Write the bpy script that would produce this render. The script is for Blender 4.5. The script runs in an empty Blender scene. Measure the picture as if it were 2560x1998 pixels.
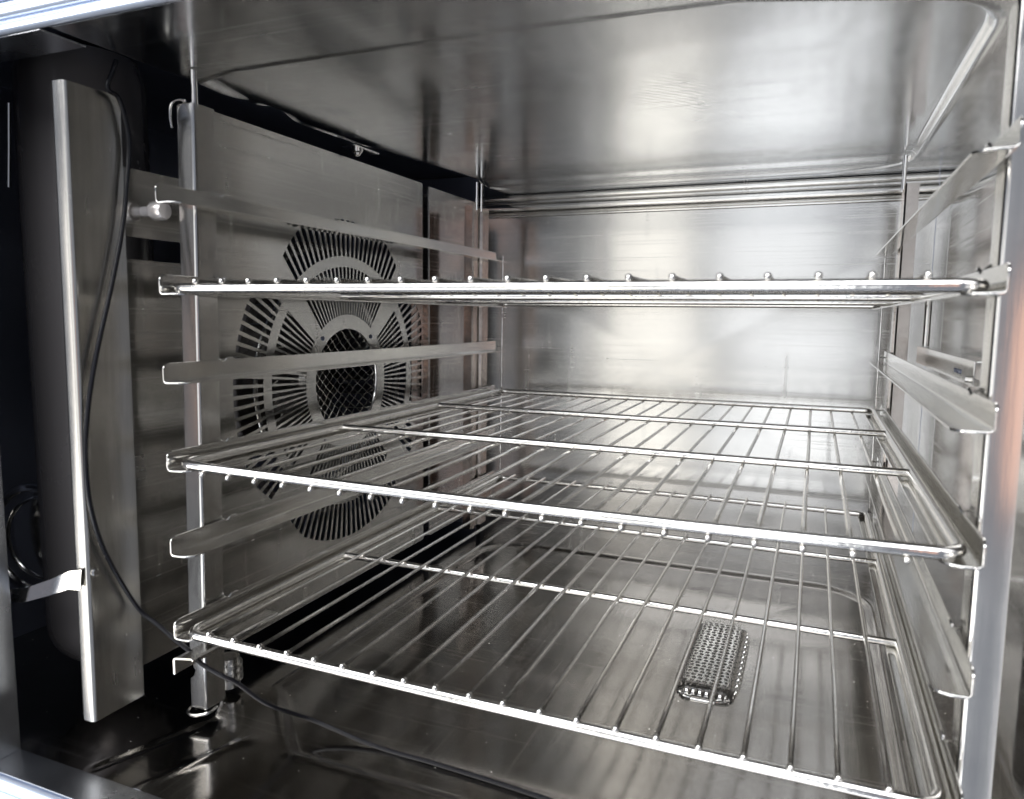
import bpy, math, random
from mathutils import Vector, Matrix
random.seed(7)
sc = bpy.context.scene
C = sc.collection
R = math.radians

# ---------------------------------------------------------------- camera
cam = bpy.data.cameras.new('camera')
cam_o = bpy.data.objects.new('camera', cam); C.objects.link(cam_o)
cam_o.location = (0.45427, -0.42293, 0.11867)
cam_o.rotation_euler = (R(83.44266), R(-0.66006), R(22.40445))
cam.sensor_fit = 'HORIZONTAL'; cam.sensor_width = 36; cam.lens = 36 * 1832.83 / 2560
cam.clip_start = 0.01; cam.clip_end = 50
cam.dof.use_dof = True; cam.dof.focus_distance = 0.80; cam.dof.aperture_fstop = 9.0
sc.camera = cam_o
# ---------------------------------------------------------------- world and lamps
w = bpy.data.worlds.new('World'); sc.world = w; w.use_nodes = True
w.node_tree.nodes['Background'].inputs[0].default_value = (0.54, 0.58, 0.68, 1)
w.node_tree.nodes['Background'].inputs[1].default_value = 0.46
def area(name, loc, target, sx, sy, power, col):
    l = bpy.data.lights.new(name, 'AREA'); l.shape = 'RECTANGLE'; l.size = sx; l.size_y = sy
    l.energy = power; l.color = col
    o = bpy.data.objects.new(name, l); C.objects.link(o); o.location = loc
    o.rotation_euler = (Vector(target) - Vector(loc)).to_track_quat('-Z', 'Y').to_euler()
    return o
for xw, sx_, col_, g_ in ((-2.18, 0.95, (1.0, 0.97, 0.93), 2.8), (-1.42, 0.56, (1.0, 0.97, 0.93), 1.1), (-0.84, 0.40, (0.95, 0.97, 1.0), 0.8), (-0.30, 0.40, (1.0, 0.96, 0.87), 1.2), (0.28, 0.52, (0.96, 0.98, 1.0), 1.0)):  # unseen area lights, split into panes to vary the reflections in the steel
    area('added_reflection_light', (xw, -1.70, 0.12), (xw, 0.3, 0.12), sx_, 0.80, 1.15*math.pi*sx_*0.80*g_, col_)
    area('added_reflection_light', (xw, -1.70, -0.90), (xw, 0.3, -0.3), sx_, 1.10, 3.0*math.pi*sx_*1.10*g_, col_)
area('added_copper_light', (0.83, -1.20, 0.02), (0.55, 0.0, 0.02), 0.13, 0.42, 0.22, (1.0, 0.50, 0.30))  # added source for a copper reflection on the right post, no real lamp
area('ceiling_lamp', (-0.30, -1.15, 1.40), (-0.27, -0.3, 0.0), 3.0, 1.3, 80, (0.97, 0.98, 1.0))
sc.view_settings.view_transform = 'Standard'; sc.view_settings.look = 'None'
sc.view_settings.exposure = 0.12; sc.view_settings.gamma = 1.0
sc.render.engine = 'CYCLES'
sc.cycles.max_bounces = 14; sc.cycles.glossy_bounces = 12; sc.cycles.diffuse_bounces = 4

# ---------------------------------------------------------------- materials
def steel(name, base, rough, var=0.08, stretch=(1, 1, 1), scale=60, bump=0.05, smudge=0.12, wave=0.0, metallic=1.0, specks=0.0, tint=None, scratch=None, aniso=0.0, tangent=(1, 0, 0)):
    m = bpy.data.materials.new(name); m.use_nodes = True
    nt = m.node_tree; n = nt.nodes; L = nt.links; b = n['Principled BSDF']
    b.inputs['Metallic'].default_value = metallic
    tc = n.new('ShaderNodeTexCoord')
    mp = n.new('ShaderNodeMapping'); mp.inputs['Scale'].default_value = stretch
    L.new(tc.outputs['Object'], mp.inputs['Vector'])
    br = n.new('ShaderNodeTexNoise'); br.inputs['Scale'].default_value = scale; br.inputs['Detail'].default_value = 4
    L.new(mp.outputs['Vector'], br.inputs['Vector'])
    cl = n.new('ShaderNodeTexNoise'); cl.inputs['Scale'].default_value = 9; cl.inputs['Detail'].default_value = 5; cl.inputs['Roughness'].default_value = 0.65
    L.new(tc.outputs['Object'], cl.inputs['Vector'])
    # roughness = rough + var*(brush-.5) + smudge*(cloud-.5)
    a = n.new('ShaderNodeMath'); a.operation = 'MULTIPLY_ADD'; a.inputs[1].default_value = var * 2; a.inputs[2].default_value = rough - var
    L.new(br.outputs['Fac'], a.inputs[0])
    s = n.new('ShaderNodeMath'); s.operation = 'MULTIPLY_ADD'; s.inputs[1].default_value = smudge * 2; s.use_clamp = True
    L.new(cl.outputs['Fac'], s.inputs[0])
    s2 = n.new('ShaderNodeMath'); s2.operation = 'SUBTRACT'; s2.inputs[1].default_value = smudge
    L.new(a.outputs[0], s2.inputs[0]); L.new(s2.outputs[0], s.inputs[2])
    mx = n.new('ShaderNodeMath'); mx.operation = 'MAXIMUM'; mx.inputs[1].default_value = 0.04; L.new(s.outputs[0], mx.inputs[0])
    rout_ = mx.outputs[0]
    if scratch:
        for k_, (sv, lo, hi, amt) in enumerate(scratch):
            sm = n.new('ShaderNodeMapping'); sm.inputs['Scale'].default_value = sv; sm.inputs['Rotation'].default_value = (0.05*k_, 0.12*k_, 0.5*k_); L.new(tc.outputs['Object'], sm.inputs['Vector'])
            sn = n.new('ShaderNodeTexNoise'); sn.inputs['Scale'].default_value = 1.0; sn.inputs['Detail'].default_value = 2; L.new(sm.outputs['Vector'], sn.inputs['Vector'])
            sr_ = n.new('ShaderNodeMapRange'); sr_.inputs[1].default_value = lo; sr_.inputs[2].default_value = hi; sr_.inputs[4].default_value = amt; L.new(sn.outputs['Fac'], sr_.inputs[0])
            ad = n.new('ShaderNodeMath'); ad.operation = 'ADD'; L.new(rout_, ad.inputs[0]); L.new(sr_.outputs[0], ad.inputs[1]); rout_ = ad.outputs[0]
    L.new(rout_, b.inputs['Roughness'])
    if aniso:
        b.inputs['Anisotropic'].default_value = aniso
        cx_ = n.new('ShaderNodeCombineXYZ')
        for i_ in range(3): cx_.inputs[i_].default_value = tangent[i_]
        L.new(cx_.outputs[0], b.inputs['Tangent'])
    r = n.new('ShaderNodeValToRGB')
    r.color_ramp.elements[0].position = 0.30; r.color_ramp.elements[1].position = 0.72
    d = tint or tuple(c * 0.93 for c in base)
    r.color_ramp.elements[0].color = (*d, 1); r.color_ramp.elements[1].color = (*base, 1)
    L.new(cl.outputs['Fac'], r.inputs['Fac'])
    col = r.outputs['Color']
    if specks:
        v = n.new('ShaderNodeTexNoise'); v.inputs['Scale'].default_value = 330; v.inputs['Detail'].default_value = 1
        L.new(tc.outputs['Object'], v.inputs['Vector'])
        sr = n.new('ShaderNodeValToRGB'); sr.color_ramp.elements[0].position = specks; sr.color_ramp.elements[1].position = specks + 0.02
        L.new(v.outputs['Fac'], sr.inputs['Fac'])
        mixc = n.new('ShaderNodeMixRGB'); L.new(sr.outputs['Color'], mixc.inputs['Fac']); L.new(col, mixc.inputs['Color1'])
        mixc.inputs['Color2'].default_value = (0.75, 0.72, 0.68, 1); col = mixc.outputs['Color']
        mm = n.new('ShaderNodeMath'); mm.operation = 'SUBTRACT'; mm.use_clamp = True; mm.inputs[0].default_value = metallic; L.new(sr.outputs['Color'], mm.inputs[1]); L.new(mm.outputs[0], b.inputs['Metallic'])
    L.new(col, b.inputs['Base Color'])
    bp = n.new('ShaderNodeBump'); bp.inputs['Strength'].default_value = bump; bp.inputs['Distance'].default_value = 0.001
    L.new(br.outputs['Fac'], bp.inputs['Height'])
    last = bp
    if name == 'scuffed_ceiling_steel':
        mpp = n.new('ShaderNodeMapping'); mpp.inputs['Location'].default_value = (-0.12, -0.45, 0); L.new(tc.outputs['Object'], mpp.inputs['Vector'])
        ww = n.new('ShaderNodeTexWave'); ww.wave_type = 'RINGS'; ww.rings_direction = 'Z'; ww.inputs['Scale'].default_value = 45; ww.inputs['Distortion'].default_value = 3; ww.inputs['Detail'].default_value = 2; ww.inputs['Detail Scale'].default_value = 2.5
        L.new(mpp.outputs['Vector'], ww.inputs['Vector'])
        mk = n.new('ShaderNodeVectorMath'); mk.operation = 'DISTANCE'; mk.inputs[1].default_value = (0.30, 0.31, 0.31); L.new(tc.outputs['Object'], mk.inputs[0])
        mr = n.new('ShaderNodeMapRange'); mr.inputs[1].default_value = 0.13; mr.inputs[2].default_value = 0.05; L.new(mk.outputs['Value'], mr.inputs[0])
        mu = n.new('ShaderNodeMath'); mu.operation = 'MULTIPLY'; L.new(mr.outputs[0], mu.inputs[0]); L.new(ww.outputs['Fac'], mu.inputs[1])
        b3 = n.new('ShaderNodeBump'); b3.inputs['Strength'].default_value = 0.16; b3.inputs['Distance'].default_value = 0.0005; L.new(mu.outputs[0], b3.inputs['Height']); L.new(bp.outputs['Normal'], b3.inputs['Normal']); last = b3; bp = b3
    if wave:
        wv = n.new('ShaderNodeTexNoise'); wv.inputs['Scale'].default_value = 4.0; wv.inputs['Detail'].default_value = 1.5
        L.new(tc.outputs['Object'], wv.inputs['Vector'])
        b2 = n.new('ShaderNodeBump'); b2.inputs['Strength'].default_value = 1.0; b2.inputs['Distance'].default_value = wave
        L.new(wv.outputs['Fac'], b2.inputs['Height']); L.new(bp.outputs['Normal'], b2.inputs['Normal']); last = b2
    L.new(last.outputs['Normal'], b.inputs['Normal'])
    if metallic == 0: b.inputs['Specular IOR Level'].default_value = 0.35
    return m
W1 = (0.66, 0.64, 0.60)
M_back = steel('brushed_back_steel', (0.70, 0.69, 0.665), 0.19, 0.012, (1, 1, 60), 25, 0.0015, 0.03, 0.0012, aniso=0.45, tangent=(0, 0, 1), scratch=[((3, 3, 500), 0.55, 0.75, 0.10), ((60, 60, 9), 0.62, 0.8, 0.12)])
M_ceil = steel('scuffed_ceiling_steel', (0.67, 0.685, 0.71), 0.15, 0.03, (1, 1, 1), 30, 0.006, 0.04, 0.003, scratch=[((4, 260, 1), 0.56, 0.76, 0.10), ((30, 14, 1), 0.58, 0.8, 0.10)])
M_side = steel('side_wall_steel', (0.58, 0.575, 0.57), 0.13, 0.012, (1, 1, 60), 25, 0.0015, 0.05, 0.002, scratch=[((3, 3, 400), 0.55, 0.75, 0.10)])
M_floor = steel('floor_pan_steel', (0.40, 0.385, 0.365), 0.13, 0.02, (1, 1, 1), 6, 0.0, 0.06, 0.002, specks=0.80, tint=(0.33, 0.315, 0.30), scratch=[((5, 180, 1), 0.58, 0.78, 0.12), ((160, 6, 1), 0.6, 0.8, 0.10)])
M_guard = steel('guard_steel', (0.54, 0.535, 0.52), 0.15, 0.015, (1, 1, 60), 25, 0.0015, 0.06, 0.0018, aniso=0.75, tangent=(0, 0, 1), scratch=[((3, 3, 420), 0.55, 0.75, 0.10), ((70, 70, 12), 0.60, 0.8, 0.12)])
M_chan = steel('channel_steel', (0.62, 0.60, 0.56), 0.24, 0.06, (14, 14, 1), 14, 0.05, 0.06, 0.003)
M_rack = steel('rack_steel', (0.72, 0.71, 0.685), 0.13, 0.03, (1, 0.2, 1), 80, 0.06, 0.08, 0.0008)
M_post = steel('post_steel', (0.66, 0.65, 0.63), 0.17, 0.03, (20, 20, 1), 16, 0.05, 0.07, 0.0006)
M_wire = steel('polished_wire', (0.78, 0.765, 0.735), 0.14, 0.08, (1, 1, 1), 240, 0.12, 0.06)
M_dark = steel('chamber_hazed_steel', (0.17, 0.19, 0.26), 0.36, 0.05, (1, 1, 1), 30, 0.03, 0.08, metallic=0.5)  # navy in the base colour stands in for lens haze over the chamber
M_drum = steel('vessel_steel', (0.11, 0.104, 0.106), 0.26, 0.05, (1, 1, 1), 30, 0.03, 0.08, 0.002, metallic=0.35)
M_frame = steel('frame_steel', (0.58, 0.60, 0.64), 0.26, 0.05, (1, 1, 1), 40, 0.04, 0.06)
M_screw = steel('screw_steel', (0.75, 0.74, 0.72), 0.16, 0.03, (1, 1, 1), 100, 0.03, 0.05)
M_gask = steel('gasket_silicone', (0.72, 0.80, 0.95), 0.22, 0.04, (1, 1, 1), 60, 0.04, 0.05, metallic=0.55)  # pale blue base imitates bright outdoor light reflected along the seal
M_cable = steel('cable_black', (0.006, 0.006, 0.008), 0.25, 0.04, (1, 1, 1), 300, 0.15, 0.05, metallic=0.0)
M_knob = steel('knob_satin', (0.82, 0.78, 0.76), 0.25, 0.03, (1, 1, 1), 100, 0.02, 0.04, metallic=0.7)
M_tan = steel('heat_tinted_steel', (0.60, 0.565, 0.53), 0.17, 0.06, (1, 1, 1), 120, 0.10, 0.10, tint=(0.42, 0.37, 0.33))
M_strain = steel('strainer_steel', (0.60, 0.59, 0.57), 0.11, 0.05, (1, 1, 1), 100, 0.05, 0.05)

# ---------------------------------------------------------------- helpers
class MB:
    def __init__(s): s.v = []; s.f = []
    def add(s, vs, fs):
        k = len(s.v); s.v += [tuple(p) for p in vs]; s.f += [tuple(i + k for i in f) for f in fs]; return s
    def box(s, x0, x1, y0, y1, z0, z1):
        return s.add([(x0,y0,z0),(x1,y0,z0),(x1,y1,z0),(x0,y1,z0),(x0,y0,z1),(x1,y0,z1),(x1,y1,z1),(x0,y1,z1)],
                     [(0,3,2,1),(4,5,6,7),(0,1,5,4),(1,2,6,5),(2,3,7,6),(3,0,4,7)])
    def tube(s, pts, r, n=10, closed=False, cap=True):
        P = [Vector(p) for p in pts]; N = len(P); T = []
        for i in range(N):
            if closed: t = P[(i+1) % N] - P[i-1]
            else: t = P[min(i+1, N-1)] - P[max(i-1, 0)]
            T.append(t.normalized())
        a = Vector((0,0,1)) if abs(T[0].z) < 0.9 else Vector((1,0,0))
        u = T[0].cross(a).normalized(); vs = []
        for i in range(N):
            u = (u - T[i] * u.dot(T[i])).normalized(); v = T[i].cross(u)
            rr = r[i] if isinstance(r, (list, tuple)) else r
            for k in range(n):
                q = 2 * math.pi * k / n; vs.append(P[i] + (u * math.cos(q) + v * math.sin(q)) * rr)
        fs = []
        for i in range(N if closed else N-1):
            j = (i+1) % N
            for k in range(n): fs.append((i*n+k, i*n+(k+1) % n, j*n+(k+1) % n, j*n+k))
        if cap and not closed:
            fs.append(tuple(reversed(range(n)))); fs.append(tuple((N-1)*n+k for k in range(n)))
        return s.add(vs, fs)
    def grid(s, f, nu, nv):
        vs = [f(i/nu, j/nv) for i in range(nu+1) for j in range(nv+1)]
        fs = [(i*(nv+1)+j, (i+1)*(nv+1)+j, (i+1)*(nv+1)+j+1, i*(nv+1)+j+1) for i in range(nu) for j in range(nv)]
        return s.add(vs, fs)
    def build(s, name, mat, parent=None, smooth=False, solid=0, offset=-1, bevel=0, angle=35, merge=False):
        me = bpy.data.meshes.new(name); me.from_pydata(s.v, [], s.f)
        me.materials.append(mat); me.validate(); me.update()
        if merge:
            import bmesh
            bm = bmesh.new(); bm.from_mesh(me); bmesh.ops.remove_doubles(bm, verts=bm.verts, dist=1e-5); bmesh.ops.recalc_face_normals(bm, faces=bm.faces); bm.to_mesh(me); bm.free()
        o = bpy.data.objects.new(name, me); C.objects.link(o)
        if parent: o.parent = parent
        if solid:
            q = o.modifiers.new('solid', 'SOLIDIFY'); q.thickness = solid; q.offset = offset
            dg = bpy.context.evaluated_depsgraph_get(); dg.update()
            m2 = bpy.data.meshes.new_from_object(o.evaluated_get(dg)); o.modifiers.clear()
            o.data = m2; bpy.data.meshes.remove(me); me = m2; me.name = name
        if bevel:
            q = o.modifiers.new('bevel', 'BEVEL'); q.width = bevel; q.segments = 2; q.limit_method = 'ANGLE'
        if smooth or bevel:
            for p in me.polygons: p.use_smooth = True
            if smooth: me.set_sharp_from_angle(angle=R(angle))
        if bevel: q.limit_method = 'ANGLE'; q.angle_limit = R(60 if smooth else 30)
        if (solid and len(me.polygons) < 4000) or bevel:
            q = o.modifiers.new('normals', 'WEIGHTED_NORMAL'); q.weight = 90; q.keep_sharp = not bevel
        return o
def thing(name, label, cat, loc=(0,0,0), group=None):
    o = bpy.data.objects.new(name, None); C.objects.link(o); o.location = loc; o.empty_display_size = 0.02
    o['label'] = label; o['category'] = cat
    if group: o['group'] = group
    return o
def tag(o, label, cat, group=None):
    o['label'] = label; o['category'] = cat
    if group: o['group'] = group
    return o
def arc(cx, cy, r, a0, a1, n): return [(cx + r*math.cos(R(a0+(a1-a0)*i/n)), cy + r*math.sin(R(a0+(a1-a0)*i/n))) for i in range(n+1)]
def sub(parent, child):
    child.parent = parent; child.matrix_parent_inverse = Matrix.Identity(4); return child
def smooth01(t): t = max(0, min(1, t)); return t*t*(3-2*t)
def catmull(P, n=8):
    P = [Vector(p) for p in P]; Q = [P[0]*2-P[1]] + P + [P[-1]*2-P[-2]]; out = []
    for i in range(1, len(Q)-2):
        a, b, c, d = Q[i-1], Q[i], Q[i+1], Q[i+2]
        for k in range(n):
            t = k/n; out.append(0.5*((2*b)+(c-a)*t+(2*a-5*b+4*c-d)*t*t+(3*b-a-3*c+d)*t**3))
    out.append(P[-1]); return out

# ================================================================ OVEN SHELL
XR = 0.592; YB = 0.69; XL = -0.33; ZF = -0.235; ZC = 0.31; YF = -0.058
oven = thing('oven', 'stainless steel oven cavity with open front, brushed back wall and drain floor', 'oven', (0.23, YF, ZF))
def part(mb, name, mat, **k):
    o = mb.build(name, mat, None, **k); o.parent = oven; o.matrix_parent_inverse = Matrix.Translation(-Vector(oven.location)); return o

# back wall with two pressed ribs and rounded right corner into the side wall
prof = []
def rib(z):
    def bump(c, h, w_): 
        t = abs(z - c) / w_; return h * math.sqrt(max(0, 1 - t*t)) if t < 1 else 0
    return bump(0.3045, 0.0040, 0.0050) + bump(0.2885, 0.0085, 0.0082) + bump(0.2765, 0.0020, 0.0024)
zs = [-0.25 + 0.005*i for i in range(104)] + [0.268 + 0.0006*i for i in range(70)] + [0.31, 0.33, 0.345]
zs = sorted(z for z in zs if z <= 0.345)
xs = [XL, -0.2, -0.06] + [-0.05 + 0.008*i for i in range(80)] + [XR - 0.0005]
mb = MB(); vs = [(x, YB - rib(z) + 0.007*max(0, 1 - max(abs(x-0.245)/0.36, abs(z-0.040)/0.207)), z) for x in xs for z in zs]; nz = len(zs)
mb.add(vs, [(i*nz+j, (i+1)*nz+j, (i+1)*nz+j+1, i*nz+j+1) for i in range(len(xs)-1) for j in range(nz-1)])
part(mb, 'back_wall', M_back, smooth=True, angle=60)
# right wall with a shallow raised centre field
def rw(u, v):
    y = -0.10 + u*(YB + 0.10); z = -0.25 + v*0.60
    q = min(y - 0.10, 0.56 - y, z + 0.19, 0.26 - z)
    return (XR - 0.004*smooth01(q/0.012), y, z)
part(MB().grid(rw, 90, 70), 'right_wall', M_side, smooth=True, angle=60)
# left chamber shell
mb = MB(); mb.add([(XL, -0.1, -0.26), (XL, YB, -0.26), (XL, YB, 0.36), (XL, -0.1, 0.36)], [(0, 1, 2, 3)])
mb.add([(XL, YF, 0.345), (XR, YF, 0.345), (XR, YB, 0.345), (XL, YB, 0.345)], [(0, 1, 2, 3)])
part(mb, 'fan_chamber', M_dark)
part(MB().box(XL + 0.001, -0.0625, YB - 0.012, YB - 0.009, -0.235, 0.340), 'chamber_back_panel', M_dark)

# floor pan
def fdepth(x, y):
    cx, cy, hx, hy, r = 0.268, 0.318, 0.268, 0.293, 0.065
    if x < cx and y < cy:            # chamfered corner nearest the door, left
        d0 = ((0.0 - x) + (0.105 - y)) * 0.7071
    else: d0 = -1
    qx = abs(x-cx) - (hx-r); qy = abs(y-cy) - (hy-r)
    d = math.hypot(max(qx,0), max(qy,0)) + min(max(qx,qy),0) - r
    d = max(d, d0)
    z = -0.0026*smooth01(-d/0.007) + 0.0009*math.exp(-((d-0.002)/0.0028)**2)
    # fall towards the drain
    z -= 0.004*smooth01((-d)/0.2)
    # creases pressed in the front apron
    for (ax, ay, bx, by, h) in ((0.035, 0.025, 0.035-0.028, -0.056, 0.0016), (-0.055, 0.10, -0.012, 0.035, 0.0015), (-0.012, 0.035, -0.045, -0.05, -0.0016)):
        t = ((x-ax)*(bx-ax)+(y-ay)*(by-ay))/((bx-ax)**2+(by-ay)**2); t = max(0, min(1, t))
        dd = math.hypot(x-ax-t*(bx-ax), y-ay-t*(by-ay)); z += h*math.exp(-(dd/0.004)**2)
    z -= 0.003*smooth01((y - 0.05)/0.3)*0
    return z
def fl(u, v):
    x = XL + u*(XR+0.0-XL); y = YF + v*(YB - YF); return (x, y, ZF + fdepth(x, y))
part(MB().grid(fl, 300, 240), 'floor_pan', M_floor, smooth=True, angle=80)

# ceiling: hung panel with a pressed border
poly = [(-0.026,0.598),(0.02,0.648),(0.075,0.662),(0.455,0.662),(0.515,0.640),(0.535,0.622),(0.545,0.607),(0.5476,0.590),(0.5470,0.165),(0.5455,0.150),(0.541,0.137),(0.534,0.126),(0.524,0.116),(0.510,0.108),(0.497,0.103),(0.40,0.070),(0.25,0.063),(0.02,0.063),(-0.030,0.075),(-0.050,0.18),(-0.053,0.33),(-0.045,0.45)]
def inside(x, y):
    c = False; n = len(poly)
    for i in range(n):
        x1, y1 = poly[i]; x2, y2 = poly[i-1]
        if (y1 > y) != (y2 > y) and x < (x2-x1)*(y-y1)/(y2-y1)+x1: c = not c
    return c
def pdist(x, y):
    m = 9
    for i in range(len(poly)):
        ax, ay = poly[i-1]; bx, by = poly[i]
        t = ((x-ax)*(bx-ax)+(y-ay)*(by-ay))/((bx-ax)**2+(by-ay)**2); t = max(0, min(1, t))
        m = min(m, math.hypot(x-ax-t*(bx-ax), y-ay-t*(by-ay)))
    return m if inside(x, y) else -m
def cl(u, v):
    y = YF + v*(YB - 0.001 - YF)
    xl = -0.050 + 0.026*smooth01((y - 0.34)/0.24) - 0.006*smooth01((y - 0.18)/0.05)*smooth01((0.40 - y)/0.08)
    x = xl + u*(XR - xl)
    d = pdist(x, y)
    z = ZC + (0.0045 - 0.0035*smooth01((y - 0.58)/0.04))*smooth01((d + 0.0045)/0.0055) - 0.0012*math.exp(-((d + 0.0065)/0.0022)**2)
    if x < 0.03: z += 0.006*math.exp(-((x - xl)/0.006)**2)
    return (x, y, z)
ceil_o = part(MB().grid(cl, 330, 380), 'ceiling_panel', M_ceil, smooth=True, angle=80, solid=0.0010, offset=1)
def bolt(mbt, c, axis, r, h, hexh=True):
    c = Vector(c); a = Vector(axis).normalized()
    mbt.tube([c, c + a*h*0.75, c + a*h], [r, r, r*0.72], 14)
    return mbt
s = bolt(MB(), (-0.047, 0.318, 0.309), (0, 0, -1), 0.0062, 0.006)
bolt(s, (-0.047, 0.318, 0.303), (0, 0, -1), 0.0035, 0.003)
sub(ceil_o, part(s, 'ceiling_screw', M_screw, smooth=True))
# small bracket arm beside the screw
part(MB().box(-0.056, -0.038, 0.300, 0.350, 0.3072, 0.3088), 'ceiling_bracket', M_side)

# front frame: jamb, lintel and sill round the opening, then the gasket
XJ = -0.121
mb = MB()
mb.box(XJ-0.20, XJ, YF-0.030, YF, ZF-0.12, ZC+0.10)            # left jamb
mb.box(XJ+0.0005, XR+0.15, YF-0.006, YF-0.0005, ZC, ZC+0.10)      # lintel
mb.box(XJ+0.0005, XR+0.15, YF-0.027, YF-0.0005, ZF-0.12, ZF+0.0012)   # sill
mb.box(XR+0.001, XR+0.15, YF-0.029, YF-0.001, ZF+0.002, ZC-0.001) # right jamb
mb.box(XJ-0.05, -0.0505, YF+0.0005, -0.022, ZC, ZC+0.0015)
part(mb, 'front_frame', M_frame, bevel=0.0006)
mb = MB()
for (e, y, r) in ((0.003, YF-0.0315, 0.0046), (0.011, YF-0.036, 0.0050), (0.021, YF-0.039, 0.0050)):
    x0, x1, z0, z1 = XJ-e, XR+0.04+e, ZF-e+0.0, ZC+e; rc = 0.012+e
    pts = [(x, y + (0.0255 if z > 0.2 else 0), z) for x, z in arc(x0+rc, z0+rc, rc, 180, 270, 6)+arc(x1-rc, z0+rc, rc, 270, 360, 6)+arc(x1-rc, z1-rc, rc, 0, 90, 6)+arc(x0+rc, z1-rc, rc, 90, 180, 6)]
    # straight runs need no subdivision
    mb.tube(pts, r, 12, closed=True)
part(mb, 'door_gasket', M_gask, smooth=True)

# probes and small fittings on the walls
s = MB(); s.tube([(-0.035, 0.080, -0.228), (-0.035, 0.080, -0.200)], 0.010, 20)
for k in range(3): s.tube([(-0.035, 0.080, -0.222+0.007*k), (-0.035, 0.080, -0.2195+0.007*k)], 0.0125, 20)
part(s, 'threaded_stud', M_screw, smooth=True)
# chamber vessel with rounded bottom, ring flange and strap
pts = []; rr = []
for i in range(9):
    a = R(90*i/8); pts.append((-0.150, 0.050, -0.165-0.045*math.cos(a)+0.045)); rr.append(max(0.001, 0.051*math.sin(a)))
pts.append((-0.150, 0.050, 0.315)); rr.append(0.051); pts.append((-0.150, 0.050, 0.335)); rr.append(0.045)
pts = [(x, y, z - 0.045) if i < 9 else (x, y, z) for i, (x, y, z) in enumerate(pts)]
part(MB().tube(pts, rr, 40), 'round_vessel', M_drum, smooth=True, angle=60)
s = MB(); ring = [(-0.238+0.052*math.sin(R(10*k))*0.95, 0.045+0.01*math.sin(R(10*k)), -0.105+0.053*math.cos(R(10*k))) for k in range(36)]
s.tube(ring, 0.0045, 10, closed=True)
ring2 = [(-0.238+0.040*math.sin(R(10*k))*0.95, 0.052+0.01*math.sin(R(10*k)), -0.105+0.041*math.cos(R(10*k))) for k in range(36)]
s.tube(ring2, 0.0020, 10, closed=True)
part(s, 'ring_flange', M_rack, smooth=True)
s = MB(); c0 = Vector((-0.238, 0.056, -0.105)); vs = [c0] + [c0 + Vector((0.050*math.sin(R(10*k)), 0.0, 0.050*math.cos(R(10*k)))) for k in range(36)]
s.add(vs, [(0, k+1, (k+1) % 36 + 1) for k in range(36)]); part(s, 'flange_plate', M_rack)

s = MB(); s.tube([(-0.1720, 0.0, 0.288), (-0.1755, 0.0, 0.252), (-0.1790, 0.0, 0.2206)], 0.0014, 10);
part(s, 'chamber_rod', M_screw, smooth=True)
# latch rail on the right wall
latch = MB()
latch.box(0.5600, 0.5614, 0.185, 0.505, 0.0715, 0.0900)
latch.box(0.5616, 0.5745, 0.185, 0.505, 0.0885, 0.0900)
latch.box(0.5616, 0.5745, 0.170, 0.300, 0.0715, 0.0729)
lo = part(latch, 'latch_rail', M_rack, bevel=0.0005)
for k in range(3):
    y = 0.258 - 0.011*k; sub(lo, part(MB().tube([(0.5600, y, 0.0790), (0.5592, y, 0.0790)], 0.0018, 8), 'rivet', M_dark, smooth=True))
sub(lo, part(MB().tube([(0.5600, 0.200, 0.0760), (0.5575, 0.200, 0.0760)], 0.0026, 12), 'rivet', M_screw, smooth=True))
s = MB(); s.tube([(0.5665, 0.492, 0.0905), (0.5665, 0.492, 0.137)], 0.0036, 12); s.tube([(0.5665, 0.5075, 0.081), (0.5665, 0.5035, 0.081)], 0.0045, 10)
part(s, 'latch_rod', M_post, smooth=True)

# ================================================================ FAN GUARD
guard = thing('fan_guard', 'grey steel fan guard plate with round slotted grille on the left wall', 'fan guard', (-0.06, 0.31, -0.181))
def gp(mb, name, mat, **k):
    o = mb.build(name, mat, None, **k); o.parent = guard; o.matrix_parent_inverse = Matrix.Translation(-Vector(guard.location)); return o
CY, CZ = 0.3115, 0.038; GX = -0.06
Y0, Y1, Z0, Z1 = 0.090, 0.4925, -0.208, 0.2985
angs = []; kinds = []
NS = 24; spoke = 12.0; pitch = (90 - spoke)/NS
for q in range(4):
    a = 45 + 90*q + spoke/2; base = a - spoke
    for k in range(3): angs.append(base + spoke*k/3); kinds.append('spoke')
    for k in range(NS):
        angs.append(a + k*pitch); kinds.append('bar' if k else 'spoke')
        angs.append(a + k*pitch + pitch*0.36); kinds.append('slot')
NA = len(angs)
def rout(a):
    r = 0.189; c = math.cos(R(a))
    if c > 0: r = min(r, 0.1775/c)
    # flattened ends of each fan of slots, as cut in the sheet
    m = (a - 45) % 90
    e = min(m, 90 - m)
    return r - max(0, (17 - e))*0.0009
def rect(a):
    c, s_ = math.cos(R(a)), math.sin(R(a)); t = 9
    if c > 1e-9: t = min(t, (Y1-CY)/c)
    if c < -1e-9: t = min(t, (Y0-CY)/c)
    if s_ > 1e-9: t = min(t, (Z1-CZ)/s_)
    if s_ < -1e-9: t = min(t, (Z0-CZ)/s_)
    return t
rings = [lambda a: 0.0625, lambda a: 0.0790, lambda a: 0.1345, lambda a: 0.1470, rout, lambda a: (rout(a)+rect(a))/2 if rect(a) > rout(a) + 0.02 else rout(a)+(rect(a)-rout(a))*0.5, rect]
mb = MB(); vs = []
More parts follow.
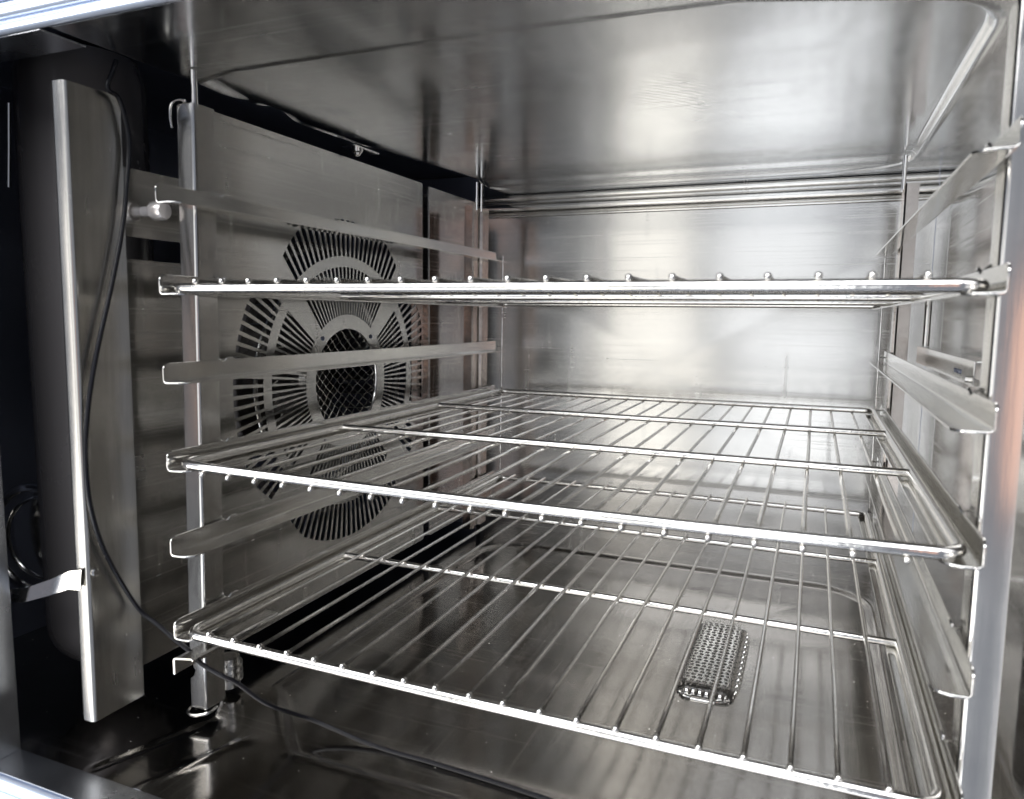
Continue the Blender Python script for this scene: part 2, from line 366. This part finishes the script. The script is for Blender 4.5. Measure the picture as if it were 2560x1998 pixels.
# snap nearest angles to the plate corners
cor = [math.degrees(math.atan2(z-CZ, y-CY)) % 360 for y in (Y0, Y1) for z in (Z0, Z1)]
snap = {}
for c_, (y, z) in zip(cor, [(y, z) for y in (Y0, Y1) for z in (Z0, Z1)]):
    i = min(range(NA), key=lambda i: abs((angs[i]-c_+180) % 360-180)); snap[i] = (y, z)
for j, rf in enumerate(rings):
    for i, a in enumerate(angs):
        r = rf(a)
        if j == 6 and i in snap: vs.append((GX, *snap[i])); continue
        vs.append((GX, CY + r*math.cos(R(a)), CZ + r*math.sin(R(a))))
fs = []
for j in range(len(rings)-1):
    for i in range(NA):
        if kinds[i] == 'slot' and j in (1, 3): continue
        k = (i+1) % NA; fs.append((j*NA+i, j*NA+k, (j+1)*NA+k, (j+1)*NA+i))
mb.add(vs, fs)
for (a, b, c, d) in ((0.0, 0.09, -0.181, 0.160), (0.0, 0.004, 0.160, 0.178), (0.075, 0.09, 0.160, 0.178), (0.0, 0.09, 0.178, 0.232), (0.075, 0.09, 0.232, 0.2985)):
    mb.add([(GX, a, c), (GX, b, c), (GX, b, d), (GX, a, d)], [(0, 1, 2, 3)])
gp(mb, 'plate', M_guard, solid=0.0014, offset=0, merge=True)
# rear strip beyond the dark groove
mb = MB(); mb.box(GX-0.001, GX+0.0004, 0.5125, 0.674, -0.208, 0.2975); mb.box(GX-0.014, GX-0.0012, 0.5125, 0.5139, -0.208, 0.2975)
gp(mb, 'rear_strip', M_guard, bevel=0.0004)
gp(MB().box(GX-0.0165, GX-0.015, 0.487, 0.520, -0.185, 0.29), 'groove', M_tan)
# front edge channel
ch = []
prof2 = [(-0.0725, -0.012)] + [(-0.0725, -0.036)] + arc(-0.0685, -0.036, 0.004, 180, 270, 5) + arc(-0.0620, -0.0365, 0.0035, 270, 360, 5) + [(-0.0585, 0.0065)]
zt, zb = 0.2845, -0.2065
def lean(z): return 0.004*(z - zb)/(zt - zb)
mb = MB(); n2 = len(prof2); zz = [zb, zb+0.01, -0.1, 0.05, 0.2, zt]
vs = [(x, y + lean(z), z + (0.004 if (z == zb and x < -0.069) else 0)) for z in zz for x, y in prof2]
mb.add(vs, [(i*n2+k, i*n2+k+1, (i+1)*n2+k+1, (i+1)*n2+k) for i in range(len(zz)-1) for k in range(n2-1)])
gp(mb, 'edge_channel', M_chan, smooth=True, angle=50, solid=0.0014, offset=0)
# latch knob in its slot, screws
s = MB(); s.tube([(-0.075, 0.030, 0.1995), (-0.048, 0.030, 0.1995)], 0.0045, 16); s.tube([(-0.0495, 0.030, 0.1995), (-0.048, 0.030, 0.1995), (-0.0385, 0.030, 0.1995), (-0.0365, 0.030, 0.1995)], [0.0068, 0.0078, 0.0078, 0.0064], 20)
gp(s, 'knob', M_knob, smooth=True)
s = MB(); bolt(s, (-0.0585, -0.0335, -0.0850), (1, 0, 0), 0.0032, 0.0030); gp(s, 'screw', M_screw, smooth=True)
for a in (47, 133, 225, 315):
    r = 0.0712; s = MB(); bolt(s, (GX+0.0007, CY + r*math.cos(R(a)), CZ + r*math.sin(R(a))), (1, 0, 0), 0.0026, 0.0014); gp(s, 'screw', M_dark, smooth=True)
# strap to the door jamb
s = MB(); A = [(-0.0595, -0.0425, -0.0845), (-0.072, -0.0432, -0.0870), (-0.090, -0.0455, -0.0955), (-0.118, -0.0490, -0.1065), (-0.150, -0.0500, -0.1115)]
def strap(u, v):
    t = u*(len(A)-1); i = min(int(t), len(A)-2); f = t-i; p = Vector(A[i]).lerp(Vector(A[i+1]), f); h = 0.0155 - 0.0060*u
    return (p.x, p.y - 0.002*v, p.z - h*v + 0.004)
s.grid(strap, 24, 2); gp(s, 'strap', M_rack, smooth=True, solid=0.0012, offset=0)
# crossed wire mesh in the hub opening
s = MB(); Rm = 0.066; p_ = 0.0092
def mp(a, b, off):
    r2 = (a*a+b*b)/(Rm*Rm); return (GX - 0.006 - 0.016*r2*0 - 0.010*(1-r2) + off, CY + a, CZ + b)
for sgn in (1, -1):
    k = -10
    while k <= 10:
        d = k*p_; k += 1
        if abs(d) >= Rm: continue
        L_ = math.sqrt(Rm*Rm-d*d); pts = []
        for i in range(13):
            t = -L_ + 2*L_*i/12
            a = (t*0.80 - sgn*d*0.62); b = sgn*(t*0.62 + sgn*d*0.80)
            m2 = math.hypot(a, b)
            if m2 > Rm: a *= Rm/m2; b *= Rm/m2
            pts.append(mp(a, b, 0.0005*sgn*(1 if i % 2 else -1)))
        s.tube(pts, 0.00055, 6)
gp(s, 'wire_mesh', M_rack, smooth=True)
s = MB(); s.tube([(GX-0.003, CY+0.0665*math.cos(R(6*k)), CZ+0.0665*math.sin(R(6*k))) for k in range(60)], 0.0022, 10, closed=True)
gp(s, 'mesh_rim', M_rack, smooth=True)

# heating coil behind the guard
s = MB()
for k in range(4):
    r = 0.158 + 0.003*(k % 2); x = -0.088 - 0.013*k
    s.tube([(x, CY+r*math.cos(R(5*i)), CZ+r*math.sin(R(5*i))) for i in range(72)], 0.0038, 10, closed=True)
hc = s.build('heating_coil', M_drum, None, smooth=True); tag(hc, 'ring shaped heating coil seen through the outer slots of the fan guard', 'heating coil')
fan = thing('blower_wheel', 'round blower wheel with upright blades behind the centre of the fan guard', 'fan', (-0.14, CY, CZ))
def fp(mb, name, mat, **k):
    o = mb.build(name, mat, None, **k); o.parent = fan; o.matrix_parent_inverse = Matrix.Translation(-Vector(fan.location)); return o
s = MB(); s.tube([(-0.175, CY, CZ), (-0.1735, CY, CZ)], 0.125, 48); fp(s, 'back_disc', M_drum, smooth=True)
s = MB(); s.tube([(-0.092, CY+0.122*math.cos(R(6*k)), CZ+0.122*math.sin(R(6*k))) for k in range(60)], 0.0026, 8, closed=True); fp(s, 'front_ring', M_rack, smooth=True)
s = MB(); s.tube([(-0.1735, CY, CZ), (-0.120, CY, CZ), (-0.114, CY, CZ)], [0.020, 0.016, 0.008], 24); fp(s, 'hub', M_rack, smooth=True)
blade_me = None
for k in range(28):
    a = 2*math.pi*k/28
    if blade_me is None:
        s = MB(); s.add([(-0.173, 0.086, -0.006), (-0.173, 0.122, 0.010), (-0.092, 0.122, 0.010), (-0.092, 0.086, -0.006)], [(0, 1, 2, 3)])
        b = s.build('blade', M_rack, None, solid=0.0014, offset=0); blade_me = b.data
    else:
        b = b.copy(); C.objects.link(b)
    b.parent = fan; b.matrix_parent_inverse = Matrix.Identity(4)
    b.matrix_basis = Matrix.Translation(Vector((0.14, 0, 0))) @ Matrix.Rotation(a, 4, 'X')

# ================================================================ HANGING RACKS
ZA = 0.1359; ZCs = -0.1385
rail_z = [0.2050, ZA+0.001, 0.0690, 0.0, -0.0685, ZCs+0.001]
def make_rail(sgn, x0, parent, z):
    # L section: upright web outside, ledge turned inwards; both front corners rounded off
    H, F, rb = 0.0148, 0.0185, 0.0024
    path = [(0.0, H), (0.0, H-0.002), (0.0, H-0.004), (0.0, H*0.5), (0.0, rb)] + [(rb - rb*math.cos(R(a)), rb - rb*math.sin(R(a))) for a in (22, 45, 67)] + [(rb, 0.0), (F*0.5, 0.0), (F-0.005, 0.0), (F-0.0025, 0.0), (F, 0.0)]
    dist = [0]
    for i in range(1, len(path)): dist.append(dist[-1] + math.hypot(path[i][0]-path[i-1][0], path[i][1]-path[i-1][1]))
    Lt = dist[-1]; vs = []; ys = [0.0, 0.003, 0.02, 0.10, 0.25, 0.40, 0.55, 0.618, 0.634, 0.637]
    for (x, zz_), d in zip(path, dist):
        c1 = 0.0042
        cut = 0.0
        if d < c1: cut = c1 - math.sqrt(max(0, c1*c1-(c1-d)**2))
        if Lt-d < 0.006: cut = max(cut, (0.006-(Lt-d))*1.1)
        for y in ys:
            t = 1 - min(1, y/0.02); t2 = max(0, (y-0.618)/0.019)
            vs.append((x0 + sgn*x, -0.0045 + y + cut*t - (cut*0.5 if d < c1 else 0)*t2, z - 0.0052 + zz_))
    n = len(ys); mb = MB(); mb.add(vs, [(i*n+j, (i+1)*n+j, (i+1)*n+j+1, i*n+j+1) for i in range(len(path)-1) for j in range(n-1)])
    return mb
def make_rack(sgn, label):
    # sgn=+1: left rack, ledges point +X; sgn=-1 mirrored on the right
    x0 = -0.0085 if sgn > 0 else 0.5385
    rk = thing('hanging_rack', label, 'rack', (x0, 0.03, -0.225), 'hanging racks at both sides of the oven')
    def rp(mb, name, mat, **k):
        o = mb.build(name, mat, None, **k); o.parent = rk; o.matrix_parent_inverse = Matrix.Translation(-Vector(rk.location)); return o
    rails = {}
    for z in rail_z:
        rails[z] = rp(make_rail(sgn, x0, rk, z), 'rail', M_rack, smooth=True, angle=40, solid=0.0014, offset=0, bevel=0.0004)
    # front post: angle section, slightly leaning
    mb = MB(); xb = x0 - sgn*0.0035; zt, zb = 0.2835, -0.2215
    def py(z): return 0.029 + 0.010*(z - zb)/(zt - zb)
    front_edge = [(0.0165, zt), (0.0165, -0.170), (0.0140, -0.180), (0.0125, -0.186), (0.0105, -0.187), (0.0125, -0.193), (0.0165, -0.196), (0.0160, zb)]
    vs = []
    for wd, z in front_edge:
        y = py(z); rb = 0.002
        row = [(-wd, 0.0), (-rb, 0.0), (-rb*0.3, rb*0.3), (0.0, rb), (0.0, 0.0215)]
        vs += [(xb + sgn*a, y + b_, z) for a, b_ in row]
    mb.add(vs, [(i*5+k, i*5+k+1, (i+1)*5+k+1, (i+1)*5+k) for i in range(len(front_edge)-1) for k in range(4)])
    rp(mb, 'front_post', M_post, smooth=True, angle=50, solid=0.0015, offset=0, bevel=0.0003)
    # rear post: channel with two upright beads
    mb = MB(); xb2 = x0 - sgn*0.004
    pr = [(-0.014, 0.0), (-0.0015, 0.0), (0.0, 0.0015), (0.0, 0.010), (-0.004, 0.0115), (-0.004, 0.030), (0.0, 0.0315), (0.0, 0.052), (-0.0015, 0.0535), (-0.010, 0.0535)]
    zz2 = [-0.205, 0.276]; vs = [(xb2 + sgn*a, 0.5555 + b_ + (0.003 if z > 0 else 0), z) for z in zz2 for a, b_ in pr]; n = len(pr)
    mb.add(vs, [(k, k+1, n+k+1, n+k) for k in range(n-1)])
    rp(mb, 'rear_post', M_tan, smooth=True, angle=30, solid=0.0014, offset=0)
    # stop rod behind the rails
    s = MB(); s.tube([(x0 + sgn*0.0045, 0.6455, -0.142), (x0 + sgn*0.0055, 0.6455, 0.0), (x0 + sgn*0.0062, 0.6455, 0.211)], 0.0013, 10)
    for z in rail_z: s.tube([(x0, 0.640, z + 0.0005), (x0 + sgn*0.0055, 0.6455, z + 0.0005)], 0.001, 8)
    rp(s, 'stop_rod', M_wire, smooth=True)
    # hanging pins at the top
    s = MB(); s.tube([(xb - sgn*0.0015, py(zt) + 0.003, zt - 0.004), (xb - sgn*0.0015, py(zt) + 0.003, 0.3088)], 0.0026, 12)
    s.tube(catmull([(xb - sgn*0.005, py(zt)-0.003, zt+0.001), (xb - sgn*0.012, py(zt)-0.004, zt+0.002), (xb - sgn*0.019, py(zt)-0.004, zt-0.001), (xb - sgn*0.0205, py(zt)-0.004, zt-0.010), (xb - sgn*0.0190, py(zt)-0.004, zt-0.019)], 5), 0.0010, 8)
    rp(s, 'front_hook', M_screw, smooth=True)
    s = MB()
    for dy in (0.008, 0.024): s.tube([(xb2 + sgn*0.0015, 0.5585 + dy, 0.270), (xb2 + sgn*0.0015, 0.5585 + dy, 0.3095)], 0.0020, 10)
    rp(s, 'rear_hook', M_screw, smooth=True)
    # foot ring
    s = MB(); s.tube(catmull([(xb + sgn*0.002, py(zb)+0.010, zb-0.0015), (xb + sgn*0.003, py(zb)-0.001, zb-0.0015), (xb - sgn*0.006, py(zb)-0.006, zb-0.003), (xb - sgn*0.014, py(zb)-0.006, zb-0.003), (xb - sgn*0.019, py(zb)+0.000, zb-0.002), (xb - sgn*0.017, py(zb)+0.010, zb-0.001)], 6), 0.0014, 10)
    rp(s, 'foot', M_screw, smooth=True)
    # lower bracket: ledge on top, web hanging down
    mb = MB(); ys = [-0.006, 0.10]; pr = [(0.0, -0.0135), (0.0, -0.002), (0.0008, -0.0006), (0.002, 0.0), (0.0145, 0.0), (0.0160, -0.0012)]
    vs = [(x0 + sgn*a, y + (0.004 if a > 0.014 and y < 0 else 0), -0.1585 + b_) for y in ys for a, b_ in pr]; n = len(pr)
    mb.add(vs, [(k, k+1, n+k+1, n+k) for k in range(n-1)])
    rp(mb, 'lower_bracket', M_rack, smooth=True, angle=30, solid=0.0014, offset=0)
    # lugs where each rail is notched round the front post
    for z in rail_z:
        s = MB(); y = py(z) + 0.0225; zt2 = z - 0.0052 + 0.0148
        s.tube(catmull([(x0 + sgn*0.0005, y+0.002, zt2-0.0015), (x0 + sgn*0.0012, y+0.0045, zt2+0.0012), (x0 + sgn*0.0010, y+0.0095, zt2+0.0014), (x0 + sgn*0.0004, y+0.0125, zt2+0.0004)], 4), 0.0009, 6)
        s.tube([(x0 - sgn*0.0035, y-0.0065, zt2+0.0028), (x0 - sgn*0.0015, y-0.0025, zt2+0.0012), (x0 + sgn*0.0002, y+0.0005, zt2-0.0012)], 0.0008, 6)
        sub(rails[z], rp(s, 'lug', M_screw, smooth=True))
    return rk
make_rack(+1, 'left hanging steel rack with six ledges beside the fan guard')
make_rack(-1, 'right hanging steel rack with six ledges, nearest the camera at the right edge')

# ================================================================ WIRE SHELVES
BARY = [0.0, 0.2137, 0.4255, 0.6344]
def shelf(label, z, wires_above, sag, yoff=0.0):
    root = thing('wire_shelf', label, 'wire shelf', (0.265, yoff, z), 'chromed wire shelves in the oven')
    rf, rw_ = 0.0038, 0.00165
    k = 1 if wires_above else -1
    xi = 0.0
    # perimeter with rounded corners, front bar bowed a little
    rc = 0.012; x0, x1, y0, y1 = -0.265, 0.265, 0.0, BARY[3]
    pts = arc(x0+rc, y0+rc, rc, 180, 270, 6) + [(x0+rc + (x1-x0-2*rc)*i/16, y0) for i in range(1, 16)] + arc(x1-rc, y0+rc, rc, 270, 360, 6) + arc(x1-rc, y1-rc, rc, 0, 90, 6) + arc(x0+rc, y1-rc, rc, 90, 180, 6)
    def sg(x, y): return -sag*(1 - (x/0.265)**2)*(1 - min(1, y/0.25)) if sag else 0
    s = MB(); s.tube([(x, y, sg(x, y)) for x, y in pts], rf, 14, closed=True); s.build('frame', M_wire, root, smooth=True)
    for yb in BARY[1:3]:
        s = MB(); s.tube([(x0+0.001, yb, 0), (x1-0.001, yb, 0)], rf*0.88, 12); s.build('crossbar', M_wire, root, smooth=True)
    for i in range(20):
        x = -0.265 + 0.53*(i+1)/21 + random.uniform(-0.0004, 0.0004)
        zz_ = k*(rf + rw_ - 0.0006)
        s = MB(); pts = [(x, -0.0026, zz_ + sg(x, 0)), (x, -0.0018, zz_ + sg(x, 0)), (x, 0.05, zz_ + sg(x, 0.05)), (x + random.uniform(-.0003, .0003), 0.11, zz_ + sg(x, 0.11)), (x, BARY[1], zz_), (x + random.uniform(-.0004, .0004), 0.32, zz_ + random.uniform(-.0004, .0004)), (x, BARY[2], zz_), (x, BARY[3] + 0.0018, zz_)]
        r = [rw_*0.75] + [rw_]*7
        s.tube(pts, r, 10); ye = -0.0022; zc_ = zz_ + sg(x, 0) + k*0.0004
        s.tube([(x, ye - 0.0021, zc_), (x, ye - 0.0017, zc_), (x, ye - 0.0008, zc_), (x, ye + 0.0006, zc_), (x, ye + 0.0022, zc_)], [0.0004, 0.0013, 0.0020, 0.0022, 0.0014], 12)
        s.build('wire', M_wire, root, smooth=True)
    return root
shelf('topmost wire shelf seen from just below, its wires lying on top of the frame', ZA, True, 0.0)
shelf('middle wire shelf with the wire ends showing below its front bar', 0.0, False, 0.0022)
shelf('lowest wire shelf just above the oven floor and strainer', ZCs, True, 0.0018)

# ================================================================ DRAIN STRAINER
st = thing('drain_strainer', 'perforated steel drain strainer cover on the oven floor', 'strainer', (0.3745, 0.343, ZF-0.0085))
NXh, NYh = 11, 27
WX, LY, HZ = 0.029, 0.086, 0.0125
def sp(u, v):
    # u,v in -1..1 -> rounded bar-shaped cap
    def fold(t, half, h):
        a = abs(t); flat = 0.72
        return a
    a, b_ = abs(u), abs(v); su, sv = (1 if u >= 0 else -1), (1 if v >= 0 else -1)
    fu, fv = 0.50, 0.78
    eu = max(0, (a-fu)/(1-fu)); ev = max(0, (b_-fv)/(1-fv))
    e = min(1, math.hypot(eu, ev))
    x = min(a, fu)*WX*1.18 + eu*WX*(1-fu*1.18)*math.cos(0.0)
    y = min(b_, fv)*LY*1.04 + ev*LY*(1-fv*1.04)
    if eu > 0 and ev > 0 and math.hypot(eu, ev) > 1:
        q = 1/math.hypot(eu, ev); x = fu*WX*1.18 + eu*q*WX*(1-fu*1.18); y = fv*LY*1.04 + ev*q*LY*(1-fv*1.04)
    z = HZ*math.sqrt(max(0.0, 1 - e**2.1))
    return Vector((su*x, sv*y, z))
mb = MB()
for j in range(NYh):
    for i in range(NXh):
        off = 0.5 if j % 2 else 0.0
        cu, cv = (i+0.5+off*0.0)/NXh*2-1, (j+0.5)/NYh*2-1
        hw, hh = 1/NXh, 1/NYh
        eu = max(0, (abs(cu)-0.50)/0.50); ev = max(0, (abs(cv)-0.78)/0.22)
        if math.hypot(eu, ev) > 1.05: continue
        sh = (0.18 if j % 2 else -0.18)*hw*2
        outer = []; inner = []
        for t in range(8):
            an = 2*math.pi*t/8 + math.pi/8
            c_, s_ = math.cos(an), math.sin(an); m_ = max(abs(c_), abs(s_))
            outer.append((cu + hw*c_/m_, cv + hh*s_/m_)); inner.append((cu + hw*0.75*c_ + sh*0.5, cv + hh*0.83*s_))
        corners = [(cu+hw, cv+hh), (cu-hw, cv+hh), (cu-hw, cv-hh), (cu+hw, cv-hh)]
        vs = [sp(*p) for p in outer] + [sp(*p) for p in inner] + [sp(*p) for p in corners]
        fs = []
        for t in range(8):
            n_ = (t+1) % 8; fs.append((t, n_, 8+n_, 8+t))
        for ci, t in ((0, 0), (1, 2), (2, 4), (3, 6)): fs.append((16+ci, (t+1) % 8, t))
        mb.add(vs, fs)
cv_ = mb.build('perforated_cover', M_strain, st, smooth=True, angle=80, solid=0.0010, offset=-1, merge=True)
s = MB(); rim = []
for k in range(48):
    a = 2*math.pi*k/48; c_, s_ = math.cos(a), math.sin(a)
    rim.append((math.copysign(abs(c_)**0.55, c_)*(WX+0.001), math.copysign(abs(s_)**0.30, s_)*(LY+0.001), 0.0015))
s.tube(rim, 0.0022, 8, closed=True); s.build('rim', M_strain, st, smooth=True)
s = MB(); s.box(-0.012, 0.012, -LY-0.006, -LY+0.002, 0.0005, 0.0045); s.build('front_tab', M_strain, st, bevel=0.0015)
s = MB(); s.box(-WX+0.003, WX-0.003, -LY+0.006, LY-0.006, -0.0002, 0.0012); s.build('drain_opening', M_dark, st)

# ================================================================ PROBE CABLE
cp = [(-0.052, 0.004, 0.309), (-0.0515, 0.0, 0.300), (-0.052, -0.0047, 0.2859), (-0.052, 0.0053, 0.2800), (-0.052, 0.012, 0.2516), (-0.052, 0.0078, 0.2151), (-0.052, 0.0028, 0.1856), (-0.052, -0.0089, 0.1415),
      (-0.052, -0.0264, 0.0841), (-0.052, -0.036, 0.0419), (-0.052, -0.0397, 0.0065), (-0.052, -0.038, -0.0303), (-0.052, -0.0274, -0.0706), (-0.050, -0.0035, -0.1225),
      (-0.0345, 0.004, -0.1395), (-0.0215, 0.007, -0.150), (-0.0065, 0.0085, -0.1585), (0.0065, 0.008, -0.1665), (0.0245, 0.010, -0.1735), (0.036, 0.016, -0.181), (0.0555, 0.028, -0.2005)]
fp_ = [(0.0677+0.012, 0.056, -0.2240), (0.137, 0.0611, None), (0.1903, 0.0597, None), (0.2444, 0.0572, None), (0.2951, 0.0534, None), (0.335, 0.047, None), (0.40, 0.03, None)]
for x, y, z in fp_: cp.append((x, y, z if z else ZF + fdepth(x, y) + 0.0022))
s = MB(); s.tube(catmull(cp, 8), 0.00185, 10)
cb = s.build('probe_cable', M_cable, None, smooth=True)
tag(cb, 'thin black cable hanging down at the left and trailing over the oven floor', 'cable')
